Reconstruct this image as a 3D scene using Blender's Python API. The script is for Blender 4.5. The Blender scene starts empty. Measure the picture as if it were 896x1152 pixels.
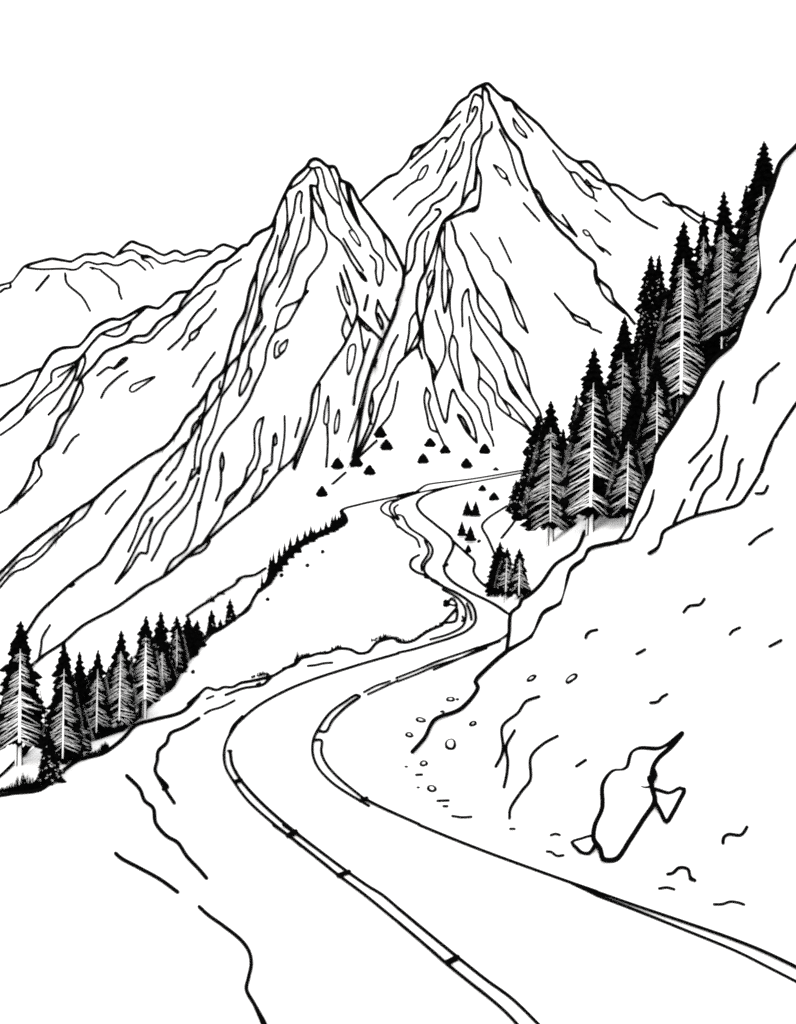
import bpy, bmesh, math, random
from mathutils import Vector, noise
from mathutils.bvhtree import BVHTree
from mathutils.geometry import tessellate_polygon

# ------------------------------------------------------------------ camera model
W, H, F, VH, CAMZ = 896.0, 1152.0, 1100.0, 480.0, 30.0
PITCH = math.atan((H / 2 - VH) / F)
CP, SP = math.cos(PITCH), math.sin(PITCH)
CAM = Vector((0, 0, CAMZ))

def ray(u, v):
    """direction through a photo pixel, scaled so that its y is 1"""
    a, b = (u - W / 2) / F, (H / 2 - v) / F
    d = Vector((a, CP + b * SP, -SP + b * CP))
    return d / d.y

def at(u, v, d):
    return CAM + ray(u, v) * d

def on_plane(u, v, z=0.0):
    r = ray(u, v)
    if r.z >= -1e-4:
        return at(u, v, 3000)
    return CAM + r * ((z - CAMZ) / r.z)

sc = bpy.context.scene
col = sc.collection

# ------------------------------------------------------------------ materials
def mat(name, rgb, rough=0.9, var=0.0, scale=3.0):
    m = bpy.data.materials.new(name)
    m.use_nodes = True
    nt = m.node_tree
    b = nt.nodes['Principled BSDF']
    b.inputs['Roughness'].default_value = rough
    b.inputs['Specular IOR Level'].default_value = 0.0
    if var:
        n = nt.nodes.new('ShaderNodeTexNoise'); n.inputs['Scale'].default_value = scale
        n.inputs['Detail'].default_value = 6
        r = nt.nodes.new('ShaderNodeValToRGB')
        r.color_ramp.elements[0].color = tuple(c * (1 - var) for c in rgb) + (1,)
        r.color_ramp.elements[1].color = tuple(min(1, c * (1 + var)) for c in rgb) + (1,)
        g = nt.nodes.new('ShaderNodeTexCoord')
        nt.links.new(g.outputs['Object'], n.inputs['Vector'])
        nt.links.new(n.outputs['Fac'], r.inputs['Fac'])
        nt.links.new(r.outputs['Color'], b.inputs['Base Color'])
    else:
        b.inputs['Base Color'].default_value = rgb + (1,)
    return m

PAPER = mat('white_surface', (0.84, 0.84, 0.84), 1.0, 0.03, 0.4)
INK = mat('black_ink', (0.0015, 0.0015, 0.0015), 1.0)
NEEDLE = mat('black_needles', (0.0012, 0.0012, 0.0012), 1.0, 0.3, 2.0)
HIGHLIGHT_BARK = mat('twig_highlight_and_bark', (0.86, 0.86, 0.86), 1.0)  # white for the highlights painted on twigs, and for pale bark

# ------------------------------------------------------------------ mesh helpers
class MB:
    def __init__(self):
        self.v, self.f, self.m = [], [], []
    def add(self, vs, fs, mi=0):
        o = len(self.v)
        self.v += [tuple(p) for p in vs]
        self.f += [tuple(i + o for i in f) for f in fs]
        self.m += [mi] * len(fs)
    def build(self, name, mats, parent=None, origin=None, smooth=False):
        me = bpy.data.meshes.new(name)
        vs = self.v
        if origin is not None:
            vs = [(x - origin[0], y - origin[1], z - origin[2]) for x, y, z in vs]
        me.from_pydata(vs, [], self.f)
        for m in mats:
            me.materials.append(m)
        me.polygons.foreach_set('material_index', self.m)
        if smooth:
            me.polygons.foreach_set('use_smooth', [True] * len(self.f))
        me.update()
        o = bpy.data.objects.new(name, me)
        col.objects.link(o)
        if origin is not None:
            o.location = origin
        if parent:
            o.parent = parent
        return o

def tag(o, label=None, cat=None, group=None, kind=None):
    if label: o['label'] = label
    if cat: o['category'] = cat
    if group: o['group'] = group
    if kind: o['kind'] = kind
    return o

def spline(pts, step=2.6):
    """Catmull-Rom through pixel points, resampled about every `step` pixels"""
    if len(pts) < 3:
        ext = pts
        out = []
        (x0, y0), (x1, y1) = pts[0], pts[-1]
        n = max(1, int(math.hypot(x1 - x0, y1 - y0) / step))
        return [(x0 + (x1 - x0) * i / n, y0 + (y1 - y0) * i / n) for i in range(n + 1)]
    closed = math.hypot(pts[0][0] - pts[-1][0], pts[0][1] - pts[-1][1]) < 0.3
    P = pts
    out = []
    for i in range(len(P) - 1):
        p1, p2 = P[i], P[i + 1]
        p0 = P[i - 1] if i else (P[-2] if closed else (2 * p1[0] - p2[0], 2 * p1[1] - p2[1]))
        p3 = P[i + 2] if i + 2 < len(P) else (P[1] if closed else (2 * p2[0] - p1[0], 2 * p2[1] - p1[1]))
        L = math.hypot(p2[0] - p1[0], p2[1] - p1[1])
        n = max(1, int(L / step + 0.5))
        # centripetal knots
        def kn(a, b): return max(1e-3, math.hypot(b[0] - a[0], b[1] - a[1]) ** 0.5)
        t0 = 0; t1 = t0 + kn(p0, p1); t2 = t1 + kn(p1, p2); t3 = t2 + kn(p2, p3)
        for k in range(n):
            t = t1 + (t2 - t1) * k / n
            r = []
            for c in (0, 1):
                A1 = (t1 - t) / (t1 - t0) * p0[c] + (t - t0) / (t1 - t0) * p1[c]
                A2 = (t2 - t) / (t2 - t1) * p1[c] + (t - t1) / (t2 - t1) * p2[c]
                A3 = (t3 - t) / (t3 - t2) * p2[c] + (t - t2) / (t3 - t2) * p3[c]
                B1 = (t2 - t) / (t2 - t0) * A1 + (t - t0) / (t2 - t0) * A2
                B2 = (t3 - t) / (t3 - t1) * A2 + (t - t1) / (t3 - t1) * A3
                r.append((t2 - t) / (t2 - t1) * B1 + (t - t1) / (t2 - t1) * B2)
            out.append(tuple(r))
    out.append(P[-1])
    return out

def tube(mb, pts, rads, mi=1, sides=8):
    """round tube with rounded ends along 3D points"""
    q, rr = [pts[0]], [rads[0]]
    for p, r in zip(pts[1:], rads[1:]):
        if (p - q[-1]).length > 0.15 * r:
            q.append(p); rr.append(r)
    if len(q) == 1:
        q.append(q[0] + Vector((rr[0] * .3, 0, 0))); rr.append(rr[0])
    d0, d1 = (q[0] - q[1]).normalized(), (q[-1] - q[-2]).normalized()
    q = [q[0] + d0 * rr[0] * .9, q[0] + d0 * rr[0] * .55] + q + [q[-1] + d1 * rr[-1] * .55, q[-1] + d1 * rr[-1] * .9]
    rr = [rr[0] * .4, rr[0] * .83] + rr + [rr[-1] * .83, rr[-1] * .4]
    vs, fs = [], []
    n = len(q)
    ref = None
    for i in range(n):
        t = (q[min(i + 1, n - 1)] - q[max(i - 1, 0)])
        if t.length < 1e-9: t = Vector((0, 0, 1))
        t.normalize()
        if ref is None:
            ref = t.orthogonal().normalized()
        ref = ref - t * ref.dot(t)
        if ref.length < 1e-4: ref = t.orthogonal()
        ref.normalize()
        b = t.cross(ref)
        for k in range(sides):
            a = 2 * math.pi * k / sides
            vs.append(q[i] + (ref * math.cos(a) + b * math.sin(a)) * rr[i])
    for i in range(n - 1):
        for k in range(sides):
            k2 = (k + 1) % sides
            fs.append((i * sides + k, i * sides + k2, (i + 1) * sides + k2, (i + 1) * sides + k))
    fs.append(tuple(range(sides - 1, -1, -1)))
    fs.append(tuple((n - 1) * sides + k for k in range(sides)))
    mb.add(vs, fs, mi)

GROW = 1.15            # lines thin a little where bright white meets black
def view_sine(hit, u, v):
    """sine of the angle between the line of sight and the surface"""
    a, b, c = hit(u, v), hit(u + 1.5, v), hit(u, v + 1.5)
    if not (a and b and c): return 1.0
    p, q, r = at(u, v, a), at(u + 1.5, v, b), at(u, v + 1.5, c)
    n = (q - p).cross(r - p)
    if n.length < 1e-9: return 1.0
    return abs(n.normalized().dot(ray(u, v).normalized()))

def ink(mb, pix, w, hit, wend=None, step=2.6):
    """a drawn line as a raised black seam lying on the surface given by hit(u, v) -> y distance"""
    if pix[0] == pix[-1]: w, wend = w - .5, None      # small closed hollows are drawn finer
    sp = spline(pix, step)
    ds = [hit(u, v) for u, v in sp]
    known = [d for d in ds if d]
    if not known:
        return
    last = known[0]
    for i, d in enumerate(ds):
        if d is None: ds[i] = last
        else: last = d
    n = len(sp)
    P, R = [], []
    for i, (u, v) in enumerate(sp):
        ww = (w if wend is None else w + (wend - w) * i / max(1, n - 1)) + GROW
        r = ww * 0.5 * ds[i] / F
        p = at(u, v, ds[i])
        rd = ray(u, v)
        if i % 3 == 0: k = min(5.0, 0.95 / max(.1, view_sine(hit, u, v)))
        P.append(p - rd.normalized() * r * k)       # resting on the surface
        R.append(r)
    tube(mb, P, R)

def poly(s):
    return [tuple(float(c) for c in q.split(',')) for q in s.split()]
# ------------------------------------------------------------------ landform outlines (traced)
FAR_CREST = poly('-260,352 -120,340 0,321.5 14.5,317 20,310 28,300 44.6,294.5 59,291.3 70,293 80.4,294.5 88,290.5 96,286.4 108,286.3 115,284.6 122,287 128.4,290 138,280 148.5,272 158,275.5 167.4,278.4 177,284.5 185.3,287.3 191,285 196.4,282.4 200,282.6 207.8,287.2 216,284.5 224.5,281.7 239,283.2 245,278.5 251.3,275.4 259,277.5 267,280.5 330,300 360,310')
A_CREST = poly('-400,700 -200,600 -60,517 0,473 12,462 25,451.5 37.5,435 47.5,415 60,396.5 70,391.5 89,389 107.5,368 125,359 136,359 164,345 179,346.5 197.5,330 215,326.5 224,316.5 236.5,303 246.5,294.5 254,293 264,285 274,276 279,275 286.5,265 294,260 305,254.5 310,244 316,229 324,212.5 331.5,200 345,187.5 350,180 355,178.5 360,180 369,187 376.5,187.5 380,194 384,202.5 394,207.5 405,227.5 417,243 429,259 438.5,270.5 448,289 454,303 453.5,319 448,336 444,354 438,368 431.5,381.5 423,402 416.5,419 410,446 404,480 398,515')
B_CREST = poly('405,227.5 419,214 436.5,199.5 448,194.5 460.5,180 467,167.5 480.5,161 495.5,147.5 506,131 517,115 528,107.5 530.5,102.5 544,95 549,94 563,107 575.5,113 588,125 607,141 620.5,157.5 638,175 650.5,182 663,182 672,190 683,206 696,209 710,218 723,225.5 734.5,220.5 744.5,218 758,230 772,233 788,243 812,252 827,255 870,262 960,280 1150,320 1400,360')
HILL_CREST = poly('464,846 478,830 489,810 519,797 538,773 535,767 548,752 570,733 599,715 612,689 632,677 643,640 658,628 663,618 680,612.5 696,608.5 709.5,588 718,565.5 726,545 734.5,528 738,506.5 747,491.5 759.5,474 769.5,456.5 782,440 791,421.5 804.5,404 822,389 831,376.5 839.5,349 851,326 857,304 857.5,292 856,275 854,260 857,242 863,225 871,205 874,194 879,182 896,164 930,125 1000,40 1150,-140')
GULLY_EDGE = poly('658,598 648,619 625,635 608,658 595,670 587,675 584,682 575,690 573,712 570,733')
EDGE = poly('-700,1280 -300,1010 -100,930 0,873 25,848 50,822 100,812 150,795 178,778 200,750 224,726 255,700 280,684 300,650 316,630 340,610 388,584 385,574')

# ------------------------------------------------------------------ landforms
def arclen(P):
    a = [0.0]
    for p, q in zip(P, P[1:]):
        a.append(a[-1] + math.hypot(q[0] - p[0], q[1] - p[1]))
    return a

def interp(keys, vals, x):
    if x <= keys[0]: return vals[0]
    for i in range(len(keys) - 1):
        if x <= keys[i + 1]:
            t = (x - keys[i]) / max(1e-9, keys[i + 1] - keys[i])
            a, b = vals[i], vals[i + 1]
            if isinstance(a, tuple):
                return tuple(p + (q - p) * t for p, q in zip(a, b))
            return a + (b - a) * t
    return vals[-1]

def landform(crest, anchors, rows, relief, seed, back, base, freq=0.03, step=5, saddle=None):
    """front face lofted between a crest line and a foot line, gullies in between,
    and a rear face falling away behind the crest.  anchors: (crest point, crest distance, foot pixel, foot distance)"""
    al = arclen(crest)
    keys = [al[crest.index(a[0])] for a in anchors]
    cd = [float(a[1]) for a in anchors]
    fp = [tuple(map(float, a[2])) for a in anchors]
    fd = [float(a[3]) for a in anchors]
    cols = []
    for i in range(len(crest) - 1):
        n = max(1, int((al[i + 1] - al[i]) / step))
        for k in range(n):
            t = k / n
            cols.append((crest[i][0] + (crest[i + 1][0] - crest[i][0]) * t, crest[i][1] + (crest[i + 1][1] - crest[i][1]) * t, al[i] + (al[i + 1] - al[i]) * t))
    cols.append(crest[-1] + (al[-1],))
    vs, fs = [], []
    for (u, v, s) in cols:
        D, (fu, fv), fD = interp(keys, cd, s), interp(keys, fp, s), interp(keys, fd, s)
        top, bot = at(u, v, D), at(fu, fv, fD)
        for r in range(rows + 1):
            t = r / rows
            p = top.lerp(bot, t)
            g = noise.noise(Vector((s * freq, t * 1.7, seed))) + 0.5 * noise.noise(Vector((s * freq * 2.7, t * 4, seed + 9)))
            k = math.sin(math.pi * min(1, t * 1.02)) ** 2 * relief * g
            off = p - CAM
            vs.append(CAM + off * (1 + k))
        if saddle and s > al[crest.index(saddle)] + .1:      # here the flank runs straight back into the mountain behind
            for dy in (30, 110):
                vs.append(CAM + (top - CAM) * (1 + dy / D))
            vs.append(Vector((top.x, D + 120, base)))
            continue
        for dy, dz in back:
            q = top + Vector((top.x / top.y * dy, dy, 0))
            q.z = max(base, top.z - dz) if dz is not None else base
            vs.append(q)
    m = rows + 1 + len(back)
    order = [rows + 1 + i for i in range(len(back))][::-1] + list(range(rows + 1))
    for c in range(len(cols) - 1):
        for i in range(m - 1):
            a, b = order[i], order[i + 1]
            fs.append((c * m + a, (c + 1) * m + a, (c + 1) * m + b, c * m + b))
    mb = MB()
    mb.add(vs, fs, 0)
    tree = BVHTree.FromPolygons([Vector(p) for p in vs], fs)
    def hit(u, v):
        r = ray(u, v)
        loc, nrm, idx, dist = tree.ray_cast(CAM, r.normalized())
        return loc.y if loc is not None else None
    def crest_d(s):
        return interp(keys, cd, s)
    mb.tree = tree
    return mb, hit, crest_d

def crest_ink(mb, crest, crest_d, w, lift=1.0, steps=2.6):
    al = arclen(crest)
    P, R = [], []
    pix = spline(crest, steps)
    # distance along crest for every sample, by walking
    s, prev = 0.0, pix[0]
    tot = sum(math.hypot(b[0] - a[0], b[1] - a[1]) for a, b in zip(pix, pix[1:]))
    for (u, v) in pix:
        s += math.hypot(u - prev[0], v - prev[1]); prev = (u, v)
        x = s / tot * al[-1]
        d = crest_d(x)
        ww = w(u, v) if callable(w) else w
        r = (ww + GROW) * .5 * d / F
        p = at(u, v, d)
        P.append(p - (p - CAM).normalized() * r * lift); R.append(r)
    tube(mb, P, R)

far_mb, far_hit, far_cd = landform(FAR_CREST, [
    ((-260, 352), 2500, (-320, 600), 1500), ((360, 310), 2500, (360, 600), 1500)], 24, .02, 3.1, [(200, 120), (600, None)], -160, .02)
B_mb, B_hit, B_cd = landform(B_CREST, [
    ((405, 227.5), 1050, (380, 560), 690), ((549, 94), 1150, (500, 545), 720), ((650.5, 182), 1120, (620, 545), 740),
    ((788, 243), 1080, (800, 540), 740), ((1400, 360), 1050, (1400, 560), 740)],
    60, .018, 7.7, [(80, 70), (300, 330), (450, None)], -170, .03)
def b_near(u, v):
    return (B_hit(u, v) or 900) - 6
A_mb, A_hit, A_cd = landform(A_CREST, [
    ((-400, 700), 460, (-420, 1010), 290), ((0, 473), 620, (-50, 900), 340), ((197.5, 330), 760, (120, 800), 420),
    ((355, 178.5), 945, (270, 690), 590), ((454, 303), min(905, b_near(454, 303)), (345, 610), 665)] + [
    (p, b_near(*p), (345 + 40 * i / 10, 610 - 50 * i / 10), 665 + 25 * i / 10) for i, p in enumerate(A_CREST[A_CREST.index((448, 336)):])],
    60, .018, 1.3, [(25, 60), (90, 330), (120, None)], -170, .035, saddle=(454, 303))
hc = {p: i for i, p in enumerate(HILL_CREST)}
def gy(u, v, z=0.0):
    return on_plane(u, v, z).y
HILL_ANCH = [(p, gy(*p) * .985, f, gy(*f, -.3)) for p, f in [((464, 846), (466, 851)), ((489, 810), (482, 875)), ((519, 797), (500, 905)), ((538, 773), (530, 920)), ((570, 733), (575, 942))]]
HILL_ANCH += [(p, d, f, gy(*f, -.3)) for p, d, f in [((612, 689), 131, (615, 962)), ((643, 640), 133, (650, 975)), ((709.5, 588), 130, (720, 1000)), ((759.5, 474), 121, (800, 1028)),
    ((839.5, 349), 116, (870, 1055)), ((857, 242), 113, (930, 1085)), ((896, 164), 110, (1020, 1120)), ((1150, -140), 100, (1500, 1300))]]
H_mb, H_hit, H_cd = landform(HILL_CREST, HILL_ANCH, 40, .004, 4.4, [(9, 6), (34, None)], -2, .02)

# wooded slope behind the near hill
def sstep(a, b, x):
    t = max(0, min(1, (x - a) / (b - a)))
    return t * t * (3 - 2 * t)
def foot_x(y):
    return interp([60, 128, 150, 174, 230, 300], [14.0, 14.2, 16.0, 17.0, 25.0, 34.0], y)
def slope_z(x, y):
    s = x - foot_x(y)
    if s <= 0: return -0.6
    z = .9 * s + .7 * max(0, s - 30)
    ramp = sstep(118, 168, y) * (1 - sstep(240, 310, y))
    return -0.6 + (z + .6) * ramp * min(1, s / 3 + .2) + ramp * min(1, s / 8) * .8 * noise.noise(Vector((x * .06, y * .06, 2)))
S_mb = MB()
NX, NY = 70, 70
vs, fs = [], []
for j in range(NY + 1):
    for i in range(NX + 1):
        y = 112 + (320 - 112) * j / NY
        x = foot_x(y) - 1 + 175 * (i / NX) ** 1.6
        vs.append((x, y, slope_z(x, y) if x < foot_x(y) + 170 else -1))
for j in range(NY):
    for i in range(NX):
        a = j * (NX + 1) + i
        fs.append((a, a + 1, a + NX + 2, a + NX + 1))
S_mb.add(vs, fs, 0)
S_tree = BVHTree.FromPolygons([Vector(p) for p in vs], fs)
def g_hit(u, v):
    r = ray(u, v)
    if r.z > -.006: return None
    return on_plane(u, v).y
def S_hit(u, v):
    loc, n, i, d = S_tree.ray_cast(CAM, ray(u, v).normalized())
    g = g_hit(u, v)
    if loc is None: return g
    return min(loc.y, g) if g else loc.y

# ground sheet: level shelf carrying the road, falling away to a lower valley past its left edge
edge_w = [on_plane(u, v) for u, v in EDGE] + [Vector((-36, 480, 0)), Vector((-60, 720, 0)), Vector((-60, 6000, 0))]
edge_w = [Vector((-70, -60, 0)), Vector((-60, 20, 0))] + edge_w[2:]
def ground_z(x, y):
    best, side = 1e18, 1
    for a, b in zip(edge_w, edge_w[1:]):
        dx, dy = b.x - a.x, b.y - a.y
        t = max(0, min(1, ((x - a.x) * dx + (y - a.y) * dy) / (dx * dx + dy * dy)))
        px, py = a.x + dx * t, a.y + dy * t
        d = (x - px) ** 2 + (y - py) ** 2
        if d < best - 1e-9:
            best = d
            side = dx * (y - py) - dy * (x - px) if 0 < t < 1 else (dx * (y - a.y) - dy * (x - a.x))
    if side <= 0: return 0.0
    s = math.sqrt(best)
    return -min(150.0, 2.2 * max(0, s - .3)) 
def axis(segs):
    out = []
    for a, b, st in segs:
        n = max(1, int(round((b - a) / st)))
        out += [a + (b - a) * k / n for k in range(n)]
    return out + [segs[-1][1]]
xs = axis([(-6000, -700, 700), (-700, -150, 40), (-150, -70, 6), (-70, 12, 1.5), (12, 80, 8), (80, 700, 60), (700, 6000, 900)])
ys = axis([(-300, 20, 40), (20, 60, 5), (60, 160, 1.5), (160, 360, 3), (360, 800, 20), (800, 7000, 600)])
vs = [(x, y, ground_z(x, y)) for y in ys for x in xs]
n = len(xs)
fs = [(j * n + i, j * n + i + 1, (j + 1) * n + i + 1, (j + 1) * n + i) for j in range(len(ys) - 1) for i in range(n - 1)]
G_mb = MB(); G_mb.add(vs, fs, 0)

# road: one sheet a little above the ground
ROAD = [((700, 1275), (1150, 1240)), ((560, 1128), (896, 1095)), ((448, 1037), (760, 1040)), ((365, 968), (600, 978)), ((300, 892), (430, 912)),
        ((262, 862), (380, 882)), ((252, 835), (356, 850)), ((268, 800), (358, 822)), ((330, 772), (400, 785)), ((450, 734), (500, 742)),
        ((530, 705), (560, 724)), ((536, 690), (575, 705)), ((530, 672), (573, 692)), ((490, 655), (545, 672)), ((465, 640), (508, 655)),
        ((470, 622), (501, 640)), ((478, 610), (508, 615)), ((462, 592), (495, 595)), ((445, 578), (472, 572)), ((445, 568), (472, 560)),
        ((480, 553), (500, 552)), ((560, 537), (560, 540)), ((640, 522), (640, 526))]
RZ = 0.06
Ls, Rs = spline([a for a, b in ROAD], 1e9), spline([b for a, b in ROAD], 1e9)
def dens(P, k=5):
    out = []
    for i in range(len(P) - 1):
        p0 = P[max(0, i - 1)]; p1 = P[i]; p2 = P[i + 1]; p3 = P[min(len(P) - 1, i + 2)]
        for j in range(k):
            t = j / k
            out.append(tuple(.5 * (2 * p1[c] + (p2[c] - p0[c]) * t + (2 * p0[c] - 5 * p1[c] + 4 * p2[c] - p3[c]) * t * t + (3 * p1[c] - p0[c] - 3 * p2[c] + p3[c]) * t ** 3) for c in (0, 1)))
    return out + [P[-1]]
Ls, Rs = dens([a for a, b in ROAD]), dens([b for a, b in ROAD])
vs, fs = [], []
for a, b in zip(Ls, Rs):
    vs += [on_plane(*a, RZ), on_plane(*b, RZ)]
for i in range(len(Ls) - 1):
    fs.append((2 * i, 2 * i + 1, 2 * i + 3, 2 * i + 2))
R_mb = MB(); R_mb.add(vs, fs, 0)
def r_hit(u, v):
    r = ray(u, v)
    return on_plane(u, v, RZ).y if r.z < -.006 else None
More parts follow.
